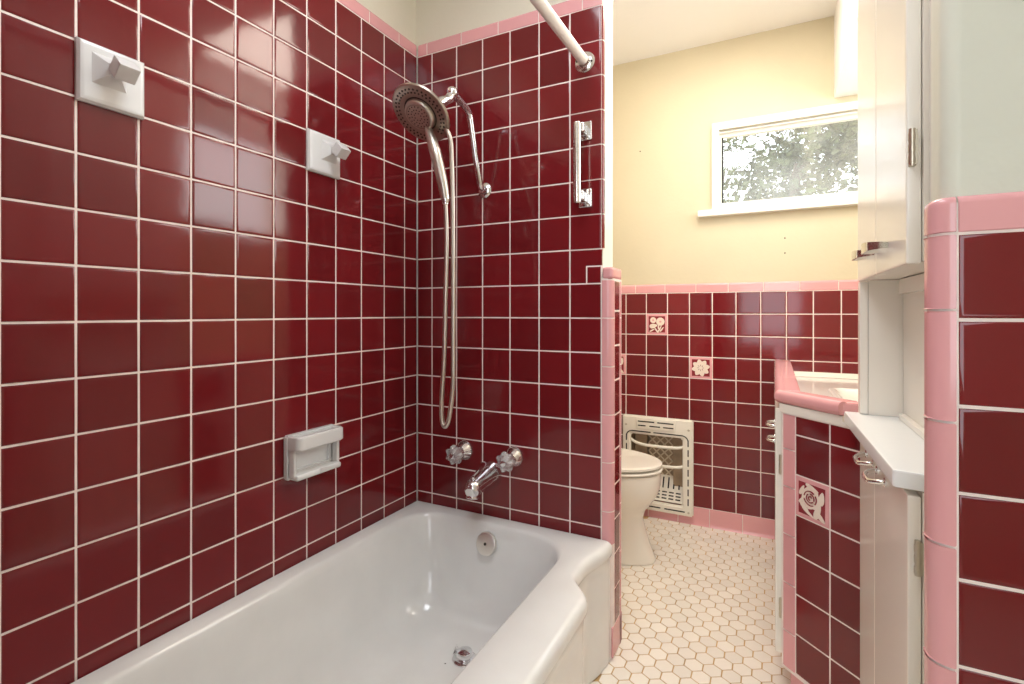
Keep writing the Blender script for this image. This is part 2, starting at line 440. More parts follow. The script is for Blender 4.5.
def deco_tile(cell, F, kind, parent, label):
    u0, u1, v0, v1 = cell; w = u1-u0; c = ((u0+u1)/2, (v0+v1)/2)
    bm = nb(); tile(bm, rect(*cell), F, g=.0012, h=.0030)
    o = struct('decorative_tile', bm, 'pink', parent, label=label)
    bm = nb(); m = .012
    blob(bm, rect(u0+m, u1-m, v0+m, v1-m), F, .002, .0033); struct('relief_panel', bm, 'deco_red', o)
    bm = nb(); q = lambda a, b: (c[0]+a*w, c[1]+b*w)
    S = []
    if kind == 0:      # three round flowers on stems
        S += [circ(*q(-.17, .20), .145*w), circ(*q(.17, .13), .20*w), leafp(*q(-.16, -.08), .19*w, .11*w, .2)]
        for a, b, L, an in ((.14, -.22, .20, 1.1), (-.02, -.28, .16, 2.2), (.24, -.24, .15, .9), (-.22, -.29, .14, .5), (.08, -.12, .12, 1.6)): S.append(leafp(*q(a, b), L*w, .035*w, an))
    elif kind == 1:    # spread blossom
        S += [circ(*q(0, 0), .27*w, 20, .10, 5)]
        for k in range(8): S.append(leafp(*q(.25*math.cos(k*PI/4+.2), .25*math.sin(k*PI/4+.2)), .15*w, .12*w, k*PI/4+.2))
    else:              # rose with leaves
        S += [circ(*q(-.02, .06), .28*w, 24, .08, 7), leafp(*q(.29, .14), .18*w, .08*w, 1.4), leafp(*q(-.28, .2), .15*w, .05*w, 1.1), leafp(*q(.02, .33), .2*w, .05*w, -.3),
              leafp(*q(.18, -.22), .22*w, .08*w, 1.2), leafp(*q(-.2, -.22), .18*w, .06*w, -.7), leafp(*q(-.1, -.32), .2*w, .04*w, -.5), leafp(*q(.26, -.33), .16*w, .06*w, -.7), leafp(*q(-.3, -.06), .1*w, .03*w, .9)]
    for i_, s_ in enumerate(S): blob(bm, s_, F, .003, .0042+.00012*(i_ if kind != 1 else (12 if i_ == 0 else i_)))
    struct('flower_relief', bm, 'deco_white', o)
    bm = nb()
    if kind == 0: E_ = [circ(*q(-.17, .20), .045*w, 10), circ(*q(.17, .13), .05*w, 10)]
    elif kind == 1: E_ = [leafp(*q(.115*math.cos(k*PI/4), .115*math.sin(k*PI/4)), .045*w, .011*w, k*PI/4) for k in range(8)]
    else:
        def arcp(r, a0, a1, th):
            ks = [a0+(a1-a0)*k/9 for k in range(10)]
            return [q(-.02+(r+th)*math.cos(a), .06+(r+th)*math.sin(a)) for a in ks] + [q(-.02+(r-th)*math.cos(a), .06+(r-th)*math.sin(a)) for a in reversed(ks)]
        E_ = [arcp(.05, .3, 4.6, .010), arcp(.11, 2.2, 5.6, .010), arcp(.115, -.4, 1.6, .010), arcp(.18, .9, 3.0, .010), arcp(.185, 3.4, 5.2, .010), arcp(.18, -.7, .6, .010)]
    for s_ in E_: blob(bm, s_, F, .0046, .0066)
    struct('flower_line', bm, 'deco_red' if kind else 'pink', o)
deco_tile(dcell[0], FYm(YF+H), 0, wb, 'pink tile with three round white flowers')
deco_tile(dcell[1], FYm(YF+H), 1, wb, 'pink tile with one spread white blossom')
deco_tile(dcell[2], FYm(YF+H), 2, wb, 'pink tile with white flower half hidden behind the partition')

# window 1
bm = nb()
slab(bm, .925, 1.735, 1.594, 2.03, [(WX0, WX1, WZ0+.002, 1.995)], FYm(YF+.008), 0, .014)
w1 = struct('window_1', bm, 'trim', wb and None, smooth=False)
bm = nb()
slab(bm, WX0, WX1, WZ0, WZ1, [(WX0+.010, WX1-.01, WZ0+.008, WZ1-.035)], FYm(YF+.03), -.03, .0)
box(bm, WX0, WX1, YF+.012, YF+.022, WZ1-.018, WZ1-.012)
struct('window_frame', bm, 'trim', w1, smooth=False)
bm = nb(); box(bm, WX0+.0105, WX0+.016, YF+.034, YF+.05, WZ0+.008, WZ1-.034); struct('gap_shade_strip', bm, 'dark', w1, smooth=False)  # dark strip standing in for the shaded gap beside the frame
bm = nb(); box(bm, WX0+.016, WX1-.012, YF+.040, YF+.044, WZ0+.008, WZ1-.034); struct('glass_pane', bm, 'glass', w1, smooth=False)
bm = nb(); box(bm, .860, 1.75, YF-.034, YF+.06, 1.563, 1.595, bev=.004); struct('window_sill', bm, 'trim', w1)

# soffit over the vanity
bm = nb(); box(bm, 1.446, 1.56, -.05, YF+.007, 2.062, 2.44)
struct('ceiling_beam', bm, 'ceil', smooth=False)

# ------------------------------------------------------------------ right hand walls
SW = (.08, .98, 1.62, 2.36)
bm = nb(); slab(bm, -.60, YF+.007, 0, 2.44, [SW], FXm(1.86), -.12, 0); struct('wall_right', bm, 'cream', smooth=False)
bm = nb(); slab(bm, SW[0]-.06, SW[1]+.06, SW[2]-.06, SW[3]+.06, [SW], FXm(1.86), .0005, .014); struct('window_2', bm, 'trim', smooth=False)
YN = -.716
bm = nb()
poly = []
for q in range(6):
    a = PI/2*q/5; poly.append((1.4135-.02*math.sin(a)-.0+.002, YN+.008+.02-.02*math.cos(a)))
poly = [(2.5, YN+.008)] + poly + [(1.3955, -.655), (1.412, -.655), (1.412, -.601), (2.5, -.601)]
prism(bm, poly[::-1], 0, 2.44)
wn = struct('wall_near', bm, 'greypaint', angle=35)
nxs = [1.408+P*k for k in range(0, 9)] + [2.38]
nzs = [1.183-P*k for k in range(0, 11)] + [.0]
bm = nb(); backing(bm, 1.405, 2.4, 0, 1.222, FYm(YN+H), h0=-.005)
ccx, ccy, rr = 1.410, YN+.0255, .0250
gp = [(1.41, YN+H+.001)] + [(ccx-(rr+.0012)*math.sin(PI/2*q/6), ccy-(rr-.0012)*math.cos(PI/2*q/6)) for q in range(7)] + [(ccx-rr+.003, -.676), (1.397, -.676), (1.41, -.69)]
prism(bm, gp[::-1], 0, 1.216); struct('grout', bm, 'grout', wn, smooth=False)
bm = nb(); tiles(bm, nxs, nzs, FYm(YN+H)); struct('tile_field', bm, 'red', wn)
bm = nb()
run(bm, bull_top(.047, z0=1.184, r=.010), lambda s, n, z: V((s, YN+H-n, z)), [1.408+.1525*k for k in range(7)])
prof = [(1.4070, YN+.006), (1.4066, YN+.001)]
for q in range(9):
    a = PI/2*q/8; prof.append((ccx-.003-rr*math.sin(a)+.0005, ccy-rr*math.cos(a)-.0005))
prof += [(ccx-.0025-rr, -.681), (ccx-rr+.004, -.679)]
run(bm, prof, lambda s, x, y: V((x, y, s)), sorted([.015, .167, .325, .477, .630, .785, .943, 1.086, 1.183]))
# rounded corner piece of the cap
rings = []
zz = [(1.1845, .0035), (1.186, 0), (1.215, 0)] + [(1.221+.010*math.sin(PI/2*k/5), .010*(1-math.cos(PI/2*k/5))) for k in range(6)] + [(1.231, .028)]
for z, d in zz:
    r = rr - d; ring = [V((1.4066, ccy-r-.0005, z))]
    for q in range(9):
        a = PI/2*q/8; ring.append(V((ccx-.003-max(r, .001)*math.sin(a)+.0005, ccy-max(r, .001)*math.cos(a)-.0005, z)))
    ring.append(V((ccx-.0025-max(r, .001), -.680, z)))
    rings.append(ring)
loft(bm, rings, False)
struct('tile_trim', bm, 'pink', wn)
# jamb board beside the cabinets
bm = nb(); box(bm, 1.408, 1.425, -.600, -.586, 0, 2.44, bev=.002); struct('trim_1', bm, 'cab')
# walls around the camera
bm = nb(); box(bm, -.012, .80, -1.64, -1.52, 0, 2.44)
wf = struct('wall_foot', bm, 'tubpaint', smooth=False)
bm = nb(); backing(bm, .003, .757, .30, 2.06, FYp(-1.52), h1=.004, h0=0); struct('grout', bm, 'grout', wf, smooth=False)
bm = nb(); tiles(bm, xs + [.757], zs, FYp(-1.516)); struct('tile_field', bm, 'red', wf)
DX0, DX1, DZ0, DZ1 = .85, 1.78, .75, 2.2
bm = nb(); slab(bm, -.012, 2.5, 0, 2.44, [(DX0, DX1, DZ0, DZ1)], FYp(-2.62), -.12, 0); struct('wall_front', bm, 'tubpaint', smooth=False)
bm = nb(); box(bm, 2.4, 2.52, -2.62, -.72, 0, 2.44); struct('wall_side', bm, 'tubpaint', smooth=False)

# ------------------------------------------------------------------ bathtub
def tub():
    t = empty('bathtub', (.38, -.75, 0), 'white porcelain built-in bathtub with a flared apron below the burgundy tiles', 'bathtub')
    NS = 44
    yb, yf = -.004, -1.512
    RIM = .371
    def xo(y):
        d = -y
        d = min(d, 1.516-d)
        if d < .02: return .757
        def sm(a, b, t): t = max(0, min(1, t)); t = t*t*(3-2*t); return a+(b-a)*t
        if d < .19: return sm(.757, .728, (d-.02)/.16)
        if d < .236: return .728
        return sm(.728, .791, (d-.236)/.105)
    ysamp = [yb, -.012, -.03, -.05, -.075, -.10, -.13, -.16, -.19, -.215, -.235, -.25, -.262, -.272, -.282, -.292, -.302, -.312, -.322, -.334, -.346, -.36, -.39, -.43]
    ysamp += [-.43-(1.516-.86)*k/8 for k in range(1, 8)]
    ysamp += [-1.516-y for y in reversed(ysamp[:24])]
    NR = len(ysamp)
    def outer(off, z, f=None):
        """loop: back side (y=yb) x 0->xo ; right side ; front side ; left side"""
        L = []
        for k in range(NS): L.append(V((.004+(xo(yb)-off-.004)*k/NS, yb, z)))
        for y in ysamp[:-1]: L.append(V(((f(y) if f else xo(y)-off), y, z)))
        for k in range(NS): L.append(V((xo(yf)-off-(xo(yf)-off-.004)*k/NS, yf, z)))
        for k in range(NS): L.append(V((.004, yf+(yb-yf)*k/NS, z)))
        return L
    def inner(x0, x1, y0, y1, r, z, r2=None):
        """rounded rectangle resampled to the same correspondence"""
        r2 = r2 or r
        def arcpt(side, t):
            return None
        # build dense path beginning at back-left corner, going +x, then -y, then -x, then +y
        def side(n, a, b, ca, cb):
            pts = []
            return pts
        path = []
        def arc(cx, cy, r, a0, a1, n=24): return [V((cx+r*math.cos(a0+(a1-a0)*k/n), cy+r*math.sin(a0+(a1-a0)*k/n), z)) for k in range(n+1)]
        # y1 = back (far), y0 = front (near)
        segs = []
        c_bl = arc(x0+r2, y1-r2, r2, PI, PI/2); c_br = arc(x1-r, y1-r, r, PI/2, 0); c_fr = arc(x1-r, y0+r, r, 0, -PI/2); c_fl = arc(x0+r2, y0+r2, r2, -PI/2, -PI)
        def resample(pts, n):
            d = [0.]
            for a, b in zip(pts[:-1], pts[1:]): d.append(d[-1]+(b-a).length)
            out = []; j = 0
            for k in range(n):
                s = d[-1]*k/n
                while d[j+1] < s: j += 1
                out.append(pts[j].lerp(pts[j+1], (s-d[j])/max(1e-9, d[j+1]-d[j])))
            return out
        h = 12
        back = c_bl[h:] + c_br[:h+1]; right = c_br[h:] + c_fr[:h+1]; front = c_fr[h:] + c_fl[:h+1]; left = c_fl[h:] + c_bl[:h+1]
        # right side keeps the y spacing of the outer samples
        def resample_y(pts, n):
            tot = pts[0].y-pts[-1].y; out = []; j = 0
            for k in range(n):
                s = (ysamp[0]-ysamp[k])/(ysamp[0]-ysamp[-1])
                yy = pts[0].y - tot*s
                while j < len(pts)-2 and pts[j+1].y > yy: j += 1
                a, b = pts[j], pts[j+1]
                out.append(a.lerp(b, max(0, min(1, (a.y-yy)/max(1e-9, a.y-b.y)))))
            return out
        return resample(back, NS) + resample_y(right, NR-1) + resample(front, NS) + resample(left, NS)
    def apron(y):
        d = min(-y, 1.516+y)
        b = xo(y)-.012
        if d < .05: b = .749
        elif d < .056: b = .744
        elif d < .10: b = .742
        elif d < .106: b = .735
        elif d < .22: b = .724
        return b
    rings = [outer(0, .002, lambda y: apron(y)), outer(0, .05, apron), outer(0, .29, apron), outer(.009, .322), outer(.002, .330), outer(0, .342), outer(.001, .354), outer(.0045, .363), outer(.011, .3685), outer(.020, RIM)]
    for k, ring in enumerate(rings[2:3]): pass
    x0, x1, y0, y1 = .048, .655, -1.45, -.048
    spec = [(0, RIM-.0005, 0), (.006, RIM-.004, 0), (.011, RIM-.012, 0), (.016, RIM-.03, 0), (.026, RIM-.08, .01), (.038, .21, .02), (.052, .14, .03), (.070, .095, .05), (.10, .068, .08), (.14, .058, .12), (.20, .055, .18), (.24, .054, .30), (.27, .0535, .42)]
    r = .15
    for d, z, e in spec:
        rings.append(inner(x0+d, x1-d, y0+d+e*1.4, y1-d-e*.35, r if d < .1 else .13, z, .12))
    bm = nb(); R = loft(bm, rings, True)
    cv = bm.verts.new(sum((v.co for v in R[-1]), V())/len(R[-1]))
    for i in range(len(R[-1])): bm.faces.new((R[-1][i], R[-1][(i+1) % len(R[-1])], cv))
    bmesh.ops.remove_doubles(bm, verts=bm.verts, dist=1e-5)
    bmesh.ops.recalc_face_normals(bm, faces=bm.faces)
    obj('tub_shell', bm, 'tub', t, angle=55)
    # overflow plate on the end wall
    c = V((.352, -.080, .312)); n = V((0, -1, .26)).normalized()
    bm = nb(); lathe(bm, [(-.004, .036), (.004, .0375), (.010, .036), (.0125, .031), (.0135, .012), (.0125, .004)], c, n, 40)
    ov = obj('overflow_plate', bm, 'plate', t)
    bm = nb(); lathe(bm, [(.010, .005), (.0145, .0046), (.0155, .002)], c, n, 12); obj('screw', bm, 'dark', ov)
    c = V((.389, -.275, .0555))
    bm = nb(); lathe(bm, [(-.002, .036), (.004, .036), (.007, .030), (.006, .024)], c, (0, 0, 1), 36); dr = obj('drain', bm, 'chrome', t)
    bm = nb(); lathe(bm, [(.003, .022), (.018, .025), (.026, .022), (.030, .012), (.031, .002)], c, (0, 0, 1), 32); obj('stopper', bm, 'chrome', dr)
    return t
tub()

# ------------------------------------------------------------------ shower
def shower():
    t = empty('shower_set', (.302, 0, 1.514), 'brushed metal shower head with hand spray and hanging hose on a bent chrome arm', 'shower')
    bm = nb(); lathe(bm, [(0, .027), (.006, .027), (.011, .022), (.014, .014), (.022, .012)], (.298, .002, 1.512), (0, -1, 0), 32); obj('wall_flange', bm, 'chrome', t)
    A = [(.298, -.012, 1.512), (.298, -.030, 1.522), (.2985, -.042, 1.548), (.298, -.060, 1.60), (.2985, -.088, 1.695), (.299, -.102, 1.738), (.299, -.118, 1.752), (.2985, -.150, 1.764), (.298, -.196, 1.775)]
    bm = nb(); tube(bm, smooth_path(A, 5), .0108, 16); obj('shower_arm', bm, 'chrome', t)
    ball = V((.298, -.205, 1.778))
    bm = nb(); lathe(bm, [(-.019*math.cos(PI*k/12), max(.001, .019*math.sin(PI*k/12))) for k in range(13)], ball, (0, -.3, 1), 24)
    obj('swivel_ball', bm, 'chrome', t)
    # disc facing down-left towards the tub
    cdir = V((1.20287, -1.54311, 1.0831)); hc = V((.268, -.325, 1.676))
    toc = (cdir-hc).normalized(); right = V((math.cos(.477283), math.sin(.477283), 0)); up = V((0, 0, 1))
    n = (toc*.60 + (right*-.66 + up*-.75)*.80).normalized()
    back = hc - n*.030
    pth = [ball + V((-.002, -.006, -.012)), ball + V((-.002, -.022, -.030)), ball.lerp(back, .65) + V((0, -.004, -.006)), back + n*.012]
    bm = nb(); tube(bm, smooth_path(pth, 6), [.013, .014, .015, .016, .016, .015, .014, .0145, .0155, .016, .0155, .0145, .0145, .016, .018, .019, .020, .021, .022][:19], 18); obj('neck_joint', bm, 'chrome', t)
    # head shell: annulus dish
    R = .096
    a, b = frame(n)
    bm = nb()
    prof = [(-.030, .020), (-.026, .045), (-.016, .074), (-.006, R-.004), (.000, R), (.005, R-.002), (.0075, R-.008), (.0075, .060), (.004, .055), (.003, .052), (.003, .002)]
    lathe(bm, prof, hc, n, 64)
    head = obj('shower_head', bm, 'nickel', t)
    # key slot of the ring opens at the bottom: direction in the disc plane
    dn = (V((0, 0, -1)) - n*V((0, 0, -1)).dot(n)).normalized(); sd = n.cross(dn).normalized()
    bm = nb()
    for k in range(36):
        an = 2*PI*k/36 + .05
        if abs(math.atan2(math.sin(an), math.cos(an))) < .36: continue
        for rr_, sz in ((.070, .0030), (.080, .0034)):
            p = hc + n*.007 + (dn*math.cos(an + (.05 if rr_ > .075 else 0)) + sd*math.sin(an + (.05 if rr_ > .075 else 0)))*rr_
            lathe(bm, [(0, sz), (.002, sz*.9), (.0026, sz*.4)], p, n, 8)
    obj('spray_nozzles', bm, 'rubber', head)
    bm = nb()     # dark groove between ring and hand spray
    lathe(bm, [(.0032, .0545), (.0042, .0545), (.0042, .050), (.0032, .050)], hc, n, 48, cap0=False, cap1=False); obj('ring_gap', bm, 'rubber', head)
    # hand spray nested in the ring, its handle hanging down
    hh = hc + n*.006
    bm = nb()
    lathe(bm, [(-.010, .030), (-.004, .046), (.004, .049), (.009, .047), (.012, .042), (.0125, .020), (.013, .001)], hh, n, 48)
    k0 = hh + dn*.040 + n*.002; 
    H1 = V((.314, -.312, 1.545)); H2 = V((.330, -.304, 1.470)); H3 = V((.337, -.298, 1.415))
    pts = smooth_path([k0, k0.lerp(H1, .35)+V((.001, 0, 0)), k0.lerp(H1, .7)+V((.001, 0, 0)), H1, H2, H3], 5)
    rad = [.0095+.0065*math.sin(PI*min(1, (i/(len(pts)-1))**1.0))**.8+.002*i/(len(pts)-1) for i in range(len(pts))]
    tube(bm, pts, rad, 18)
    hand = obj('hand_spray', bm, 'nickel_light', t)
    bm = nb()
    for rr_, cnt in ((.012, 8), (.022, 14), (.032, 18)):
        for k in range(cnt):
            an = 2*PI*k/cnt
            p = hh + n*.0122 + (dn*math.cos(an)+sd*math.sin(an))*rr_
            lathe(bm, [(0, .0021), (.0016, .0018), (.002, .0008)], p, n, 7)
    obj('spray_nozzles', bm, 'rubber', hand)
    bm = nb(); lathe(bm, [(.0122, .0395), (.0136, .0395), (.0136, .036), (.0122, .036)], hh, n, 40, cap0=False, cap1=False); obj('face_ring', bm, 'nickel', hand)
    bm = nb(); lathe(bm, [(0, .0125), (.012, .0125), (.018, .0095), (.024, .0095)], H3 + V((-.0005, 0, .012)), (0.03, 0, -1), 18); obj('hose_nut', bm, 'chrome', t)
    # hose loop
    up_ = [H3+V((0, 0, -.006)), (.341, -.298, 1.30), (.338, -.299, 1.13), (.334, -.300, .96), (.325, -.300, .83), (.3245, -.300, .775), (.329, -.300, .752), (.336, -.300, .745), (.344, -.299, .753), (.352, -.297, .785), (.3595, -.292, .87), (.359, -.290, 1.0), (.358, -.288, 1.13), (.355, -.285, 1.30), (.352, -.283, 1.45), (.349, -.283, 1.54), (.345, -.285, 1.60), (.326, -.290, 1.645)]
    bm = nb(); tube(bm, smooth_path(up_, 7), .0068, 12); obj('hose', bm, 'nickel_light', t)
    return t
shower()

# ------------------------------------------------------------------ faucet handles, spout
def handle(x, z, label):
    t = empty('faucet_handle', (x, 0, z), label, 'faucet handle', 'clear faucet handles over the tub')
    bm = nb(); lathe(bm, [(0, .036), (.006, .036), (.014, .033), (.030, .022), (.036, .0175), (.052, .0155)], (x, .002, z), (0, -1, 0), 36); obj('escutcheon', bm, 'chrome', t)
    bm = nb(); n = 56; rings = []
    for h, r, w in ((.046, .012, 0), (.048, .020, .05), (.054, .0285, .13), (.066, .0305, .15), (.075, .029, .14), (.081, .022, .08), (.083, .012, 0), (.083, .002, 0)):
        rings.append([V((x + r*(1+w*math.cos(7*2*PI*k/n))*math.cos(2*PI*k/n), -h, z + r*(1+w*math.cos(7*2*PI*k/n))*math.sin(2*PI*k/n))) for k in range(n)])
    loft(bm, rings, True, True, True); bmesh.ops.recalc_face_normals(bm, faces=bm.faces); obj('knob', bm, 'acrylic', t)
    bm = nb(); lathe(bm, [(.0825, .010), (.085, .0095), (.0865, .004)], (x, 0, z), (0, -1, 0), 20); obj('index_cap', bm, 'chrome', t)
handle(.213, .586, 'clear fluted knob faucet handle nearer the left wall, left of the tub spout')
handle(.414, .588, 'clear fluted knob faucet handle right of the tub spout')
def spout():
    t = empty('tub_spout', (.318, 0, .515), 'chrome tub spout sloping down from the wall between the two knobs', 'spout')
    bm = nb(); rings = []; n = 28
    prof = [(-.002, .517, .040, .042), (.006, .517, .040, .042), (.014, .516, .037, .039), (.040, .514, .032, .034), (.075, .509, .028, .029), (.105, .503, .025, .026), (.122, .499, .023, .024), (.132, .494, .018, .019), (.137, .490, .010, .011)]
    for y, z, rx, rz in [(a, b, c*1.17, d*1.15) for a, b, c, d in prof]: rings.append([V((.318+rx*math.cos(2*PI*k/n), -y - (.0 if y < .09 else rz*.25*math.sin(2*PI*k/n)), z+rz*math.sin(2*PI*k/n))) for k in range(n)])
    loft(bm, rings, True, True, True); bmesh.ops.recalc_face_normals(bm, faces=bm.faces)
    obj('spout_body', bm, 'chrome', t)
    bm = nb(); lathe(bm, [(-.010, .019), (.010, .0205), (.018, .022), (.021, .021), (.020, .015)], (.318, -.113, .490), (0, -.16, -1), 24); obj('spout_mouth', bm, 'chrome', t)
    bm = nb(); lathe(bm, [(0, .004), (.010, .004), (.012, .0065), (.017, .0065), (.019, .003)], (.318, -.112, .522), (0, 0, 1), 14); obj('diverter_knob', bm, 'chrome', t)
spout()

# ------------------------------------------------------------------ grab bar, curtain rod
t = empty('grab_bar', (.669, 0, 1.66), 'short upright chrome grab bar on the tiles below the curtain rod flange', 'grab bar')
for z in (1.660, 1.447):
    bm = nb(); box(bm, .648, .691, -.009, .0015, z-.031, z+.029, bev=.004, seg=3)
    fl = obj('mount_plate', bm, 'chrome', t)
    bm = nb(); cbox(bm, (.664, -.028, z), (.028, .040, .032), None, 0, .006, 3); obj('bracket_arm', bm, 'chrome', fl)
bm = nb(); tube(bm, [(.659, -.052, 1.422), (.659, -.052, 1.427), (.659, -.052, 1.669), (.659, -.052, 1.674)], [.009, .0122, .0122, .009], 20); obj('bar', bm, 'steel', t)
t = empty('curtain_rod', (.664, 0, 1.880), 'white shower curtain rod running overhead along the tub edge', 'curtain rod')
bm = nb(); tube(bm, [(.667, -.006, 1.880), (.667, -1.50, 1.880)], .0162, 24); obj('rod', bm, 'rodw', t)
bm = nb(); lathe(bm, [(0, .033), (.005, .033), (.009, .029), (.012, .020), (.024, .0185), (.024, .015)], (.667, .0015, 1.880), (0, -1, 0), 36); fl = obj('flange', bm, 'steel', t)
for s_ in (-1, 1):
    bm = nb(); lathe(bm, [(.006, .004), (.0095, .0035), (.0105, .001)], (.667+s_*.024, 0, 1.880-s_*.004), (0, -1, 0), 10)
    obj('screw', bm, 'dark', fl)

# ------------------------------------------------------------------ ceramic posts and soap dish on the left wall
def post(y0, y1, z0, z1, hy, label):
    yc, zc_ = (y0+y1)/2, (z0+z1)/2
    t = empty('towel_bar_post', (0, yc, z0), label, 'towel bar post', 'ceramic towel bar posts on the left wall')
    bm = nb()
    rr_ = [(0, -.001), (.0, .006), (.004, .0115), (.009, .0135), (.012, .0135)]
    rings = [[V((h, y0+d, z0+d)), V((h, y1-d, z0+d)), V((h, y1-d, z1-d)), V((h, y0+d, z1-d))] for d, h in rr_]
    loft(bm, rings, True, True, True); bmesh.ops.recalc_face_normals(bm, faces=bm.faces)
    obj('wall_plate', bm, 'ceramic', t, angle=30)
    # neck flares from the plate to a square socket turned on its corner
    bm = nb(); hz = zc_+.010; s0 = .026; s1 = .0145
    def sq(x, s, ss, yy): return [V((x, yy-ss, hz-s)), V((x, yy+ss, hz-s)), V((x, yy+ss, hz+s)), V((x, yy-ss, hz+s))]
    loft(bm, [sq(.0125, s0+.006, s0+.006, hy-.004), sq(.016, s0, s0, hy-.004), sq(.030, .012, .011, hy-.002), sq(.040, .010, .010, hy), sq(.052, .014, .013, hy)], True, True, True)
    bmesh.ops.recalc_face_normals(bm, faces=bm.faces); obj('neck', bm, 'ceramic', t, angle=30)
    bm = nb(); cbox(bm, (.053, hy+.004, hz), (.034, .038, .034), Matrix.Rotation(PI/4, 3, 'Y'), 0, .003, 2); obj('bar_socket', bm, 'ceramic', t, angle=30)
post(-1.060, -.941, 1.495, 1.616, -1.004, 'white ceramic towel bar post, left of the pair and larger in view')
post(-.514, -.392, 1.495, 1.616, -.436, 'white ceramic towel bar post, right of the pair and nearer the shower head')

t = empty('soap_dish', (0, -.497, .62), 'white ceramic soap dish with a grip rail set into the burgundy tiles', 'soap dish')
sy0, sy1, sz0, sz1 = -.592, -.420, .620, .743
bm = nb()
slab(bm, sy0, sy1, sz0, sz1, [(sy0+.018, sy1-.018, sz0+.022, sz1-.036)], FX(0), -.0005, .020)
bv = bmesh.ops.bevel(bm, geom=list(bm.edges), offset=.004, segments=2, affect='EDGES')
box(bm, -.0004, .004, sy0+.014, sy1-.014, sz0+.018, sz1-.03)
obj('dish_body', bm, 'ceramic', t, angle=30)
bm = nb()      # grip rail: a rounded frame standing out at the top with a slot behind it
def rail(x0, x1, y0, y1, r, z):
    out = []
    for (cx, cy, a0) in ((x0+.001, y0+.001, PI), (x1-r, y0+r, -PI/2), (x1-r, y1-r, 0), (x0+.001, y1-.001, PI/2)):
        rad = r if cx > x0+.002 else .001
        for k in range(6): out.append(V((cx+rad*math.cos(a0+PI/2*k/5), cy+rad*math.sin(a0+PI/2*k/5), z)))
    return out
zt, zb = sz1-.001, sz1-.040
o_ = lambda z, d: rail(.002, .062-d, sy0+.002+d, sy1-.002-d, .018, z)
i_ = lambda z, d: rail(.014-d, .048+d, sy0+.018-d, sy1-.018+d, .008, z)
loft(bm, [o_(zb, .004), o_(zb+.004, 0), o_(zt-.004, 0), o_(zt, .004), i_(zt, .003), i_(zt-.004, 0), i_(zb+.002, 0), i_(zb, .0), o_(zb, .004)], True)
bmesh.ops.recalc_face_normals(bm, faces=bm.faces); obj('grip_rail', bm, 'ceramic', t, angle=50)
bm = nb(); box(bm, .003, .050, sy0+.006, sy1-.006, sz0, sz0+.016, bev=.006, seg=3)
for s_ in (sy0+.004, sy1-.014): box(bm, .003, .040, s_, s_+.010, sz0+.006, sz1-.038, bev=.004)
box(bm, .049, .054, sy0+.085, sy0+.103, sz0+.004, sz0+.018, bev=.002)
obj('soap_tray', bm, 'ceramic', t, angle=50)

# ------------------------------------------------------------------ toilet
def toilet():
    yc = .70
    t = empty('toilet', (.42, yc, 0), 'white toilet with its round seat and lid closed, behind the tiled partition', 'toilet')
    n = 48
    def egg(xb, xf, w, z, sq=2.0):
        xc = xb + (xf-xb)*.45; out = []
        for k in range(n):
            a = 2*PI*k/n; c_, s_ = math.cos(a), math.sin(a)
            L = (xf-xc) if c_ > 0 else (xc-xb)
            e = 2/sq
            out.append(V((xc + L*math.copysign(abs(c_)**e, c_), yc + w*math.copysign(abs(s_)**e, s_), z)))
        return out
    bm = nb()
    rings = [egg(.14, .744, .118, .002, 2.3), egg(.14, .744, .118, .012, 2.3), egg(.145, .735, .112, .03, 2.3), egg(.15, .716, .104, .08, 2.3), egg(.16, .698, .100, .14, 2.2), egg(.17, .690, .105, .18, 2.2), egg(.17, .700, .122, .215, 2.1),
             egg(.16, .728, .150, .25, 2.1), egg(.14, .754, .172, .29, 2.1), egg(.12, .765, .182, .33, 2.1), egg(.11, .768, .185, .37, 2.1), egg(.11, .764, .182, .384, 2.1), egg(.115, .755, .175, .388, 2.1)]
    loft(bm, rings, True, True, True); obj('bowl', bm, 'bone', t, angle=50)
    def ringp(z0, z1, xf, w, dome=0.):
        b = nb(); xb = .215
        rs = [egg(xb, xf-.006, w-.006, z0), egg(xb-.002, xf, w, z0+.004), egg(xb-.002, xf, w, z1-.005), egg(xb, xf-.005, w-.005, z1-.0012), egg(xb+.012, xf-.018, w-.016, z1)]
        for s_ in (.75, .5, .25, .03):
            rs.append([V((.45+(p.x-.45)*s_, yc+(p.y-yc)*s_, z1+dome*(1-s_**2))) for p in rs[4]])
        loft(b, rs, True, True, True); return b
    obj('seat', ringp(.3925, .4065, .774, .186), 'bone', t, angle=50)
    obj('lid', ringp(.4115, .430, .772, .185, .004), 'bone', t, angle=50)
    for s_ in (-.07, .07):
        bm = nb(); tube(bm, [(.205, yc+s_-.022, .412), (.205, yc+s_+.022, .412)], .012, 14)
        obj('hinge', bm, 'bone', t)
    bm = nb(); box(bm, .012, .20, yc-.24, yc+.24, .385, .70, bev=.02, seg=3); tk = obj('tank', bm, 'bone', t)
    bm = nb(); box(bm, .006, .21, yc-.25, yc+.25, .702, .735, bev=.012, seg=3); obj('tank_lid', bm, 'bone', t)
    bm = nb(); lathe(bm, [(0, .014), (.010, .012), (.014, .006)], (.2005, yc-.18, .66), (1, 0, 0), 16); cbox(bm, (.214, yc-.15, .657), (.008, .075, .014), None, 0, .003); obj('flush_lever', bm, 'chrome', t)
toilet()

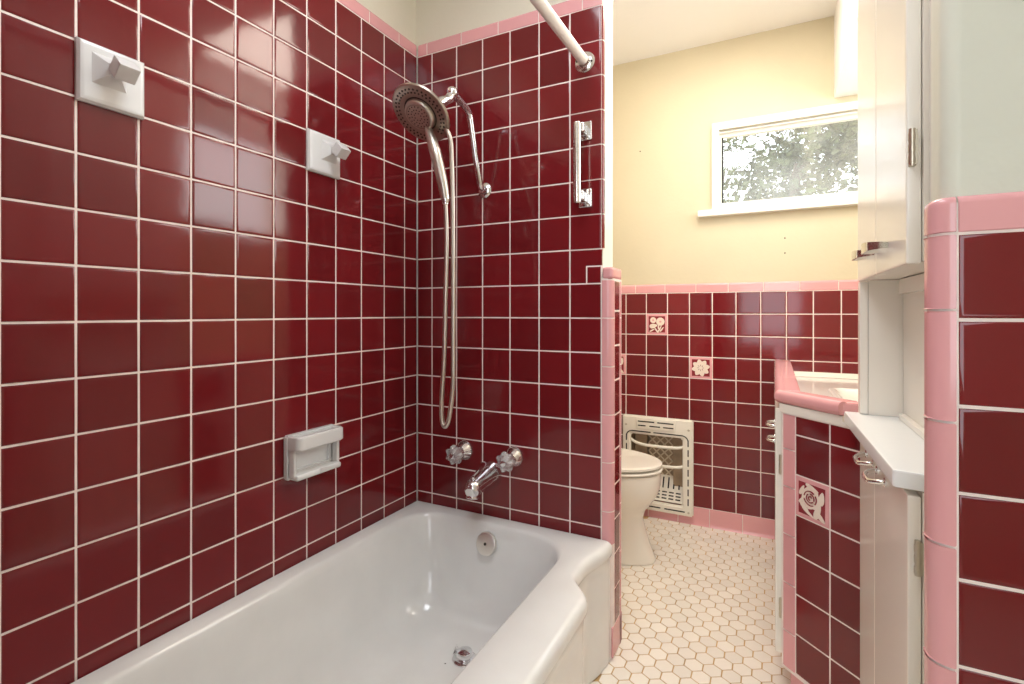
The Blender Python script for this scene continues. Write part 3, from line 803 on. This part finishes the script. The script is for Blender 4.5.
# ------------------------------------------------------------------ wall heater
def heater():
    t = empty('wall_heater', (.66, YF, .035), 'cream enamel gas wall heater with guard bars, in the back wall beside the toilet', 'heater')
    x0, x1, z0, z1 = .476, .838, .042, .533
    y = YF
    bm = nb()
    slab(bm, x0, x1, z0, z1, [(HX0+.004, HX1-.004, HZ0+.004, HZ1-.004)], FYm(y), .0015, .028)
    bmesh.ops.bevel(bm, geom=list(bm.edges), offset=.007, segments=3, affect='EDGES')
    fr = obj('front_frame', bm, 'heat', t, angle=50)
    bm = nb(); box(bm, x0+.075, x1-.085, y-.034, y-.0275, z1-.066, z1-.006, bev=.005, seg=3); obj('brow', bm, 'heat', fr)
    # recess liner
    bm = nb()
    yb_ = y+.115
    slab(bm, HX0+.004, HX1-.004, HZ0+.004, HZ1-.004, [], FYm(yb_), -.004, 0)
    for (a, b_2, c, d) in ((HX0+.0035, HX0+.0055, HZ0+.004, HZ1-.004), (HX1-.0055, HX1-.0035, HZ0+.004, HZ1-.004), (HX0+.004, HX1-.004, HZ1-.006, HZ1-.004), (HX0+.004, HX1-.004, HZ0+.004, HZ0+.006)):
        box(bm, a, b_2, y-.002, yb_, c, d)
    obj('recess_liner', bm, 'heatdark', t, smooth=False)
    # glowing-element block with its lattice
    ex0, ex1, ez0, ez1 = .597, .725, .165, .430
    bm = nb(); box(bm, ex0, ex1, y+.062, y+.085, ez0, ez1); el = obj('radiant_panel', bm, 'heatdark', t, smooth=False)
    bm = nb()
    st = .042
    for k in range(-8, 12):
        for sgn in (1, -1):
            # lines x - sgn*z = c clipped to the panel
            pts = []
            c = ex0 + k*st - sgn*ez0
            lo = max(ex0, c+sgn*ez0 if sgn > 0 else c-ez1); hi = min(ex1, c+sgn*ez1 if sgn > 0 else c-ez0)
            if hi-lo < .01: continue
            z_a, z_b = (lo-c)/sgn, (hi-c)/sgn
            tube(bm, [(lo, y+.058, z_a), (hi, y+.058, z_b)], .0042, 6)
    obj('lattice', bm, 'heatlat', el)
    bm = nb(); box(bm, HX0+.012, ex0-.006, y+.045, y+.08, .10, HZ1-.012); obj('side_panel', bm, 'heatdark', t, smooth=False)
    bm = nb(); box(bm, ex1+.006, HX1-.01, y+.03, y+.08, .10, HZ1-.012); obj('side_panel', bm, 'heatdark', t, smooth=False)
    # guard bars
    for z in (.385, .285):
        bm = nb(); tube(bm, smooth_path([(HX0+.003, y-.006, z+.018), (HX0+.03, y-.016, z+.004), (.60, y-.022, z-.004), (.70, y-.022, z-.004), (HX1-.03, y-.016, z-.002), (HX1-.003, y-.006, z+.004)], 4), .008, 10); obj('guard_bar', bm, 'heat', t)
    # sloping lower tray with louvers
    bm = nb()
    A_, B_ = (y+.055, .215), (y-.012, .098)
    rings = [[V((HX0+.007, A_[0], A_[1])), V((HX1-.007, A_[0], A_[1])), V((HX1-.007, B_[0], B_[1])), V((HX0+.007, B_[0], B_[1]))], [V((HX0+.007, A_[0]+.004, A_[1]-.004)), V((HX1-.007, A_[0]+.004, A_[1]-.004)), V((HX1-.007, B_[0]+.004, B_[1]-.004)), V((HX0+.007, B_[0]+.004, B_[1]-.004))]]
    loft(bm, rings, True, True, True); bmesh.ops.recalc_face_normals(bm, faces=bm.faces)
    tr = obj('lower_tray', bm, 'heat', t, smooth=False)
    bm = nb()
    def on(s): return (A_[0]+(B_[0]-A_[0])*s, A_[1]+(B_[1]-A_[1])*s)
    ang = math.atan2(B_[1]-A_[1], B_[0]-A_[0])
    rx = Matrix.Rotation(ang, 3, 'X')
    for k in range(9):
        yy, zz_ = on(.30); cbox(bm, (HX0+.03+k*.027, yy-.001, zz_+.0015), (.007, .056, .003), rx)
    for k in range(7):
        for s_ in (.66, .78, .90):
            yy, zz_ = on(s_); cbox(bm, (HX0+.035+k*.035, yy-.001, zz_+.0015), (.024, .006, .003), rx)
    obj('louver_slots', bm, 'dark', tr, smooth=False)
    # slots punched round the frame
    bm = nb(); yy = y-.0285
    def hs(a, b_, z, h=.006, yo=0): box(bm, a, b_, yy-.0006-yo, yy+.001, z-h/2, z+h/2)
    def vs_(x, a, b_): box(bm, x-.003, x+.003, yy-.0006, yy+.001, a, b_)
    for a, b_ in ((x0+.085, x0+.170), (x0+.185, x1-.095)):
        hs(a, b_, z1-.026, yo=.006); 
    for a, b_ in ((x0+.085, x0+.125), (x0+.145, x0+.20), (x0+.215, x1-.095)): hs(a, b_, z1-.048, yo=.006)
    for a, b_ in ((x0+.05, x0+.15), (x0+.165, x1-.05)): hs(a, b_, HZ1+.012)
    for a, b_ in ((x0+.03, x0+.10), (x0+.12, x0+.20), (x0+.22, x1-.04)): hs(a, b_, z0+.022)
    k = HZ1-.008
    while k > z0+.05:
        vs_(x1-.024, k-.034, k); vs_(x0+.022, k-.034, k); k -= .05
    for sx, ctr in ((1, x1-.054), (-1, x0+.052)):
        tube(bm, [(ctr+sx*.030*math.sin(a*PI/12), yy, HZ1-.018+.030*math.cos(a*PI/12)) for a in range(7)], .003, 6)
    obj('frame_slots', bm, 'dark', fr, smooth=False)
    for x, z in ((x0+.02, z1-.05), (x1-.022, z1-.05), (x1-.022, z0+.02), (x0+.02, z0+.02)):
        bm = nb(); lathe(bm, [(0, .006), (.002, .0055), (.003, .002)], (x, y-.0278, z), (0, -1, 0), 10)
        obj('screw', bm, 'brass', fr)
heater()

# ------------------------------------------------------------------ vanity with its tiled end
def pull(bm, y0, y1, x, z, out=.030, r=.0045, drop=.0):
    pts = [(x, y0, z), (x-out*.55, y0+.004, z-drop*.4), (x-out, y0+(y1-y0)*.25, z-drop), (x-out, y0+(y1-y0)*.75, z-drop), (x-out*.55, y1-.004, z-drop*.4), (x, y1, z)]
    tube(bm, smooth_path(pts, 4), r, 10)
    for yy in (y0, y1): lathe(bm, [(0, .009), (.002, .009), (.004, .005)], (x, yy, z), (-1, 0, 0), 12)
def wing(bm, y0, y1, x, z, out=.032):
    """flat bow pull, a strap standing off its two feet"""
    pts = smooth_path([(x, y0, z), (x-out*.8, y0+.010, z), (x-out, y0+(y1-y0)*.35, z), (x-out, y0+(y1-y0)*.65, z), (x-out*.8, y1-.010, z), (x, y1, z)], 4)
    rings = []
    for i, p in enumerate(pts):
        d = (pts[min(i+1, len(pts)-1)]-pts[max(i-1, 0)]).normalized(); nrm = V((d.y, -d.x, 0)); s_ = i/(len(pts)-1); w = .005+.004*math.sin(PI*s_)
        rings.append([p+nrm*.0018+V((0, 0, w)), p-nrm*.0018+V((0, 0, w)), p-nrm*.0018-V((0, 0, w)), p+nrm*.0018-V((0, 0, w))])
    loft(bm, rings, True, True, True); bmesh.ops.recalc_face_normals(bm, faces=bm.faces)
def hinge(bm, x, y, z0, z1, ax='y'):
    tube(bm, [(x, y, z0), (x, y, z1)], .0045, 10)
    L = z1-z0
    for k in range(3): lathe(bm, [(-.0001, .0052), (L*.2, .0052)], (x, y, z0+L*(.06+.31*k)), (0, 0, 1), 10)
    box(bm, x-.0005, x+.006, y-.0035, y-.0015, z0+.002, z1-.002)

t = empty('vanity_cabinet', (1.5, .55, 0), 'vanity cabinet with a burgundy tiled diagonal end and pink edge, under the pink counter', 'cabinet')
A = V((1.2537, .0536)); D = V((.1348, -.1330)).normalized(); Nn = V((-D.y*-1, D.x*-1))   # outward normal
Nn = V((-.7071, -.7071)); Nn = V((D.y, -D.x)); 
if Nn.dot(V((1.2, -1.5))-A) < 0: Nn = -Nn
FD = lambda u, v, h: V((A.x + D.x*u + Nn.x*(h-H), A.y + D.y*u + Nn.y*(h-H), v))
pk = -.047       # left end of the pink strip
wE = .188        # right end of the panel
def dp(u, off): return (A.x+D.x*u+Nn.x*off, A.y+D.y*u+Nn.y*off)
bm = nb()
e0 = dp(pk, -.0085); e1 = dp(wE+.006, -.0085)
prism(bm, [(1.2245, 1.180), (1.2245, e0[1]+.004), e0, e1, (1.855, e1[1]), (1.855, 1.180)], .075, .640)
obj('cabinet_body', bm, 'cab', t, smooth=False)
bm = nb(); box(bm, 1.2245, 1.24, .125, 1.180, .6405, .8245); obj('front_rail', bm, 'cab', t, smooth=False)
bm = nb(); q0 = dp(pk+.012, -.022); q1 = dp(wE, -.022)
prism(bm, [(1.25, 1.180), (1.25, q0[1]+.02), q0, q1, (1.85, q1[1]), (1.85, 1.180)], .001, .074); obj('toe_kick', bm, 'pink', t, smooth=False)
bm = nb(); backing(bm, pk, wE, .080, .800, FD, h0=-.0050); gp_ = obj('grout_panel', bm, 'grout', t, smooth=False)
vz = [.080, .097] + [R0-k*P-.0085+.0 for k in range(17, 11, -1)] + [.7985]
Z12 = .7465+.0
vz = [Z12-P*k for k in range(0, 7)] + [.7985, .088]
bm = nb()
dcv = (.0, .1045, Z12-2*P, Z12-P)
tiles(bm, [.0, .1045, wE], vz, FD, skip=lambda a, b, c, d: abs(a) < 1e-6 and abs(c-dcv[2]) < 1e-4)
obj('tile_panel', bm, 'red', t)
bm = nb()
pr_ = [(pk+.001, -.004), (pk+.0014, .0)] + [(pk+.012-.012*math.cos(PI/2*k/5), -.009+.012*math.sin(PI/2*k/5)) for k in range(6)] + [(-.003, H), (-.0015, .0015), (-.0012, -.002)]
run(bm, pr_, lambda s, u, h: FD(u, s, h), sorted([.088, .19, .325, .4615, .595, .700, .7985]))
obj('pink_edge_tiles', bm, 'pink', t)
deco_tile(dcv, FD, 2, t, 'pink tile with a white rose relief')
for o in list(bpy.data.objects):
    if o.name.startswith(('decorative_tile', 'relief_panel', 'flower_relief', 'flower_line')):
        r_ = o
        while r_.parent: r_ = r_.parent
        if r_ == t and 'kind' in o: del o['kind']
bm = nb(); f0 = dp(pk-.004, .002); f1 = dp(wE+.004, .002); f2 = dp(wE+.004, -.0080); f3 = dp(pk-.004, -.0080)
f4 = dp(.140, -.0080); f5 = dp(.140, .002)
prism(bm, [f5, f4, f2, f1], .8005, .8110); prism(bm, [f0, f3, f4, f5], .8005, .8245); obj('frieze_board', bm, 'cab', t, smooth=False)
for (a, b, hs_) in ((.104, .47, 1), (.475, .84, -1), (.845, 1.17, 0)):
    bm = nb(); box(bm, 1.2055, 1.2235, a, b, .105, .808, bev=.003)
    d_ = obj('door', bm, 'cab', t)
    if hs_:
        bm = nb(); yy = b-.01 if hs_ > 0 else a+.09
        pull(bm, yy-.075, yy, 1.2055, .70 if hs_ > 0 else .625, .024, .005); obj('handle', bm, 'chrome', d_)
    hy_ = a-.003 if hs_ > 0 else b+.003
    for z in (.21, .62):
        bm = nb(); hinge(bm, 1.2195, hy_-.0015, z, z+.055); obj('hinge', bm, 'brass', d_)

# counter with its tiled edge
t = empty('vanity_counter', (1.5, .55, .8255), 'pink tile edged counter with a recessed white deck on top of the vanity', 'counter')
ZT = .858
ZD = .786
n0 = dp(pk-.020, .010); n1 = dp(wE-.049, .012)
n0 = (1.2035, n0[1])
hole = (1.40, 1.74, .30, .72)
pts_out = [(1.2095, 1.183), (1.2095, n0[1]+.004), (n0[0]+.012, n0[1]+.002), (n1[0], n1[1]+.008), (1.395, n1[1]+.02), (1.395, -.045), (1.855, -.045), (1.855, 1.183)]
bm = nb()
def poly_hole(bm, outer, hole, z0, z1):
    x0, x1, y0, y1 = hole
    vs1 = [bm.verts.new((p[0], p[1], z1)) for p in outer]; vs0 = [bm.verts.new((p[0], p[1], z0)) for p in outer]
    hp = [(x0, y1), (x0, y0), (x1, y0), (x1, y1)]
    h1 = [bm.verts.new((*p, z1)) for p in hp]; h0 = [bm.verts.new((*p, z0)) for p in hp]
    for vs, hh, rev in ((vs1, h1, False), (vs0, h0, True)):
        for f in ([vs[0], vs[1], hh[1], hh[0]], [vs[1], vs[2], vs[3], hh[1]], [vs[3], hh[2], hh[1]], [vs[3], vs[4], hh[3], hh[2]], [vs[4], vs[0], hh[0], hh[3]]):
            bm.faces.new(f if not rev else f[::-1])
    n = len(outer)
    for i in range(n): bm.faces.new((vs0[i], vs0[(i+1) % n], vs1[(i+1) % n], vs1[i]))
    for i in range(4): bm.faces.new((h1[i], h1[(i+1) % 4], h0[(i+1) % 4], h0[i]))
    bmesh.ops.recalc_face_normals(bm, faces=bm.faces)
poly_hole(bm, [(1.262, 1.183), (1.262, .10), (1.40, -.02), (1.855, -.02), (1.855, 1.183)], hole, .760, ZD)
obj('white_deck', bm, 'china', t, smooth=False)
bm = nb()     # raised border round the front and the diagonal end
i0, i1, i2 = (1.270, 1.183), (1.270, n0[1]+.030), (1.395, .004)
prism(bm, [(1.2095, 1.183), (1.2095, n0[1]+.004), (n0[0]+.012, n0[1]+.002), (n1[0], n1[1]+.008), (1.395, n1[1]+.02), i2, i1, i0], .8262, ZT-H)
prism(bm, [(1.262, 1.183), (1.262, n0[1]+.028), (1.388, .008), i2, i1, i0], ZD+.0004, .8260)
obj('raised_border', bm, 'pink', t, angle=30)
bm = nb(); FC = FZ(ZT-H)
for a, b in ((n0[1]+.032, .44), (.44, .81), (.81, 1.182)): tile(bm, rect(1.222, 1.271, a, b), FC, g=.0012)
tile(bm, [(1.222, n0[1]+.032), (1.218, n0[1]+.008), (n1[0]-.004, n1[1]+.018), (1.392, n1[1]+.022), (1.392, .004), (1.271, n0[1]+.030)], FC, g=.0012)
obj('border_tiles', bm, 'pink', t)
bm = nb()
path = [V((1.2035, 1.183)), V((1.2035, n0[1]+.012)), V((1.2045, n0[1]+.004)), V((n0[0]+.006, n0[1]-.003)), V(n1)]
prof = [(.020, .0), (.008, .001), (.001, .004), (-.001, .012), (-.001, .022), (.003, .030), (.010, .0345), (.018, .0345), (.026, .033)]
rings = []
for i, p in enumerate(path):
    d = (path[min(i+1, len(path)-1)]-path[max(i-1, 0)]).normalized(); nn = V((-d.y, d.x))
    if nn.dot(V((1.5, .5))-p) < 0: nn = -nn
    rings.append([V((p.x+nn.x*a, p.y+nn.y*a, .8262+b)) for a, b in prof])
loft(bm, rings, False, True, True); bmesh.ops.recalc_face_normals(bm, faces=bm.faces)
obj('edge_tiles', bm, 'pink', t, angle=60)
bm = nb(); rings = []
for x in (1.2715, 1.853): rings.append([V((x, 1.1835, ZD+.001)), V((x, 1.1835, ZD+.020)), V((x, 1.178, ZD+.0215)), V((x, 1.170, ZD+.018)), V((x, 1.158, ZD+.008)), V((x, 1.150, ZD+.001))])
loft(bm, rings, True, True, True); bmesh.ops.recalc_face_normals(bm, faces=bm.faces); obj('back_cove', bm, 'cab', t, angle=60)

# basin
t = empty('sink_basin', (1.57, .51, ZD), 'white porcelain sink basin let into the white deck of the pink edged counter', 'sink')
ZT = ZD
bm = nb()
def rr4(x0, x1, y0, y1, r, z, n=8):
    out = []
    for cx, cy, a0 in ((x1-r, y1-r, 0), (x0+r, y1-r, PI/2), (x0+r, y0+r, PI), (x1-r, y0+r, 1.5*PI)):
        for k in range(n): out.append(V((cx+r*math.cos(a0+PI/2*k/(n-1)), cy+r*math.sin(a0+PI/2*k/(n-1)), z)))
    return out
X0, X1, Y0, Y1 = 1.385, 1.755, .285, .735
loft(bm, [rr4(X0, X1, Y0, Y1, .03, ZT+.0006), rr4(X0+.001, X1-.001, Y0+.001, Y1-.001, .03, ZT+.008), rr4(X0+.006, X1-.006, Y0+.006, Y1-.006, .03, ZT+.0125), rr4(X0+.018, X1-.018, Y0+.018, Y1-.022, .03, ZT+.012), rr4(X0+.028, X1-.026, Y0+.026, Y1-.034, .05, ZT+.004), rr4(X0+.034, X1-.032, Y0+.034, Y1-.042, .06, ZT-.02), rr4(X0+.045, X1-.05, Y0+.05, Y1-.055, .07, ZT-.09), rr4(X0+.09, X1-.10, Y0+.10, Y1-.10, .08, ZT-.125), rr4(X0+.17, X1-.17, Y0+.19, Y1-.19, .04, ZT-.130)], True, False, True)
obj('basin_bowl', bm, 'china', t, angle=60)
bm = nb(); lathe(bm, [(-.006, .009), (.0015, .009), (.0018, .006)], (1.50, Y1-.046, ZT-.028), (0, -1, .2), 14); obj('overflow_hole', bm, 'dark', t)
bm = nb(); lathe(bm, [(0, .024), (.003, .023), (.002, .016)], (1.57, .51, ZT-.130), (0, 0, 1), 20); obj('drain', bm, 'chrome', t)

# ------------------------------------------------------------------ linen cabinets at the right
t = empty('base_cabinet', (1.62, -.33, 0), 'cream base cabinet with hooked pulls below the white shelf, next to the tiled vanity end', 'cabinet')
e1 = dp(wE+.010, 0)
bm = nb(); box(bm, 1.402, 1.855, -.584, e1[1]-.006, .001, .811); obj('cabinet_body', bm, 'cab', t, smooth=False)
for a, b, hy0 in ((-.286, -.090, -.276), (-.576, -.289, -.405)):
    bm = nb(); box(bm, 1.384, 1.4015, a, b, .06, .803, bev=.003); d_ = obj('door', bm, 'cab', t)
    bm = nb(); pull(bm, hy0, hy0+.080, 1.384, .772, .024, .0048, .006); obj('handle', bm, 'chrome', d_)
    if hy0 < -.3:
        bm = nb(); hinge(bm, 1.396, -.5805, .685, .738); obj('hinge', bm, 'brass', d_)
        bm = nb(); hinge(bm, 1.3855, -.5795, .12, .183); obj('hinge', bm, 'brass', d_)
t = None
bm = nb(); prism(bm, [(1.3555, -.0545), (1.366, -.572), (1.4145, -.583), (1.855, -.583), (1.855, -.0545)], .8115, .8395, bev=.004)
sh = obj('shelf_top', bm, 'shelf', None, angle=40); tag(sh, 'white painted shelf top over the cream base cabinet, beside the pink counter', 'shelf')

t = empty('upper_cabinet', (1.62, -.33, 1.16), 'tall cream upper cabinet with two doors and strap pulls above the open niche', 'cabinet')
bm = nb(); box(bm, 1.402, 1.855, -.584, -.052, 1.160, 2.439); obj('cabinet_body', bm, 'cab', t, smooth=False)
for a, b, hy0, ly in ((-.318, -.070, -.305, None), (-.577, -.320, -.440, 1)):
    bm = nb(); box(bm, 1.382, 1.4015, a, b, 1.157, 2.43, bev=.003); d_ = obj('door', bm, 'cab', t)
    bm = nb(); wing(bm, hy0, hy0+.095, 1.382, 1.203, .030); obj('handle', bm, 'steel', d_)
    if ly:
        bm = nb(); hinge(bm, 1.389, -.580, 1.305, 1.362); obj('hinge', bm, 'brass', d_)
        bm = nb(); hinge(bm, 1.3835, -.580, 2.2, 2.262); obj('hinge', bm, 'brass', d_)
bm = nb(); box(bm, 1.3845, 1.4015, -.083, -.0555, .8405, 1.1565, bev=.002); obj('niche_stile', bm, 'cab', t)
# niche lining between shelf and upper cabinet
bm = nb(); box(bm, 1.402, 1.855, -.082, -.053, .8400, 1.159); obj('niche_side', bm, 'cab', t, smooth=False)
bm = nb(); box(bm, 1.468, 1.482, -.575, -.0835, .8400, 1.159); nbk = obj('niche_back', bm, 'cab', t, smooth=False)
bm = nb(); box(bm, 1.455, 1.4675, -.575, -.110, .8400, .853, bev=.002); obj('niche_ledge', bm, 'cab', nbk)
bm = nb(); box(bm, 1.455, 1.4675, -.575, -.110, 1.125, 1.158, bev=.002); obj('niche_header', bm, 'cab', nbk)

# ------------------------------------------------------------------ garden beyond the window
bm = nb(); box(bm, -14, 16, 1.8, 22, -.6, -.5); g_ = struct('garden_ground', bm, 'soil', smooth=False)
def tree(x, y, h, r, mt, label, n=1500, seed=1):
    rnd = random.Random(seed)
    t = empty('garden_tree', (x, y, -.5), label, 'tree', 'trees outside the window')
    bm = nb(); tube(bm, smooth_path([(x, y, -.5), (x+.08, y, .6), (x-.05, y+.05, h*.6), (x+.1, y, h)], 4), [.12-.006*i for i in range(13)], 10); obj('trunk', bm, 'bark', t)
    bm = nb()
    cl = [(x+rnd.uniform(-1, 1)*r, y+rnd.uniform(-.6, .6)*r, h+rnd.uniform(-.75, .8)*r, r*rnd.uniform(.25, .5)) for _ in range(16)]
    for _ in range(n):
        cx, cy, cz, cr = rnd.choice(cl)
        d = V((rnd.gauss(0, 1), rnd.gauss(0, 1), rnd.gauss(0, 1))).normalized()*cr*rnd.uniform(.5, 1.1)
        c = V((cx, cy, cz))+d; s_ = rnd.uniform(.03, .07)
        q = Matrix.Rotation(rnd.uniform(0, 6.28), 3, V((rnd.gauss(0, 1), rnd.gauss(0, 1), rnd.gauss(0, 1))).normalized())
        vs = [bm.verts.new(c+q @ V(p)*s_) for p in ((-1, 0, 0), (-.3, -.5, .1), (1, 0, 0), (-.3, .5, .1))]
        bm.faces.new(vs)
    o = obj('foliage', bm, mt, t, smooth=False); 
    return t
tree(1.35, 5.0, 2.75, 1.0, 'leaf', 'dull green tree seen through the middle of the window', 5200, 3)
tree(.25, 9.0, 4.1, 1.9, 'leaf', 'darker tree farther back behind the left part of the window pane', 7500, 5)
tree(3.35, 7.2, 3.3, 1.0, 'leafl', 'bright yellow green tree at the right end of the window pane', 3600, 9)
tree(4.9, 12.4, 5.0, 1.5, 'leaf', 'tall dull tree farthest back behind the right part of the window pane', 5200, 12)
bm = nb()
for k in range(60): box(bm, -6+k*.25, -6+k*.25+.235, 13.6, 13.63, -.5, 2.6)
fo = obj('garden_fence', bm, 'fence', None, smooth=False); tag(fo, 'pale board fence behind the trees outside the window', 'fence')

# ------------------------------------------------------------------ light
W = bpy.data.worlds.new('World'); bpy.context.scene.world = W; W.use_nodes = True
bg = W.node_tree.nodes['Background']; bg.inputs[0].default_value = (.88, .94, 1, 1); bg.inputs[1].default_value = 4.0
def area_light(name, loc, target, sx, sy, power, col):
    l = bpy.data.lights.new(name, 'AREA'); l.shape = 'RECTANGLE'; l.size = sx; l.size_y = sy; l.energy = power; l.color = col
    o = bpy.data.objects.new(name, l); COL.objects.link(o); o.location = loc
    o.rotation_euler = (V(target)-V(loc)).to_track_quat('-Z', 'Y').to_euler()
    return o
sun = bpy.data.lights.new('sun', 'SUN'); sun.energy = 4.5; sun.color = (1, .93, .82); sun.angle = .02
so = bpy.data.objects.new('sun', sun); COL.objects.link(so); so.rotation_euler = (0, math.radians(-48), 0)
# added fill light behind the camera, shining in through an invented wall opening
area_light('entry_fill', (1.315, -2.70, 1.48), (1.2, 0, 1.2), .9, 1.4, 3.2, (.90, .95, 1))
area_light('side_window_daylight', (1.90, (SW[0]+SW[1])/2, (SW[2]+SW[3])/2), (0, (SW[0]+SW[1])/2, (SW[2]+SW[3])/2), SW[3]-SW[2], SW[1]-SW[0], 9, (1, .95, .86))
pl = area_light('window_portal', (1.33, YF+.10, 1.81), (1.33, 0, 1.81), .74, .37, 1, (1, 1, 1)); pl.data.cycles.is_portal = True
# ceiling lamp over the toilet area and one over the entry
def bulb(name, loc, power, col, size):
    l = bpy.data.lights.new(name, 'POINT'); l.energy = power; l.color = col; l.shadow_soft_size = size
    o = bpy.data.objects.new(name, l); COL.objects.link(o); o.location = loc
area_light('toilet_ceiling_panel', (1.05, .36, 2.43), (1.05, .36, 0), .68, .68, 17, (1, .91, .78))
area_light('entry_lamp', (.75, -.85, 2.42), (.75, -.85, 0), .5, .5, 11.5, (.90, .95, 1))

# ------------------------------------------------------------------ camera
cam = bpy.data.cameras.new('camera'); co = bpy.data.objects.new('camera', cam); COL.objects.link(co)
co.location = (1.20287, -1.54311, 1.08312); co.rotation_euler = (PI/2, 0, .477283)
cam.sensor_width = 36; cam.lens = 507.0/1024*36; cam.shift_y = -29.7/1024; cam.clip_start = .02
sc = bpy.context.scene; sc.camera = co
sc.view_settings.view_transform = 'Standard'; sc.view_settings.look = 'None'; sc.view_settings.gamma = 1; sc.view_settings.use_curve_mapping = False
sc.view_settings.exposure = 0.0
sc.cycles.max_bounces = 10; sc.cycles.diffuse_bounces = 6; sc.cycles.glossy_bounces = 6; sc.cycles.transmission_bounces = 8
sc.cycles.sample_clamp_indirect = 6
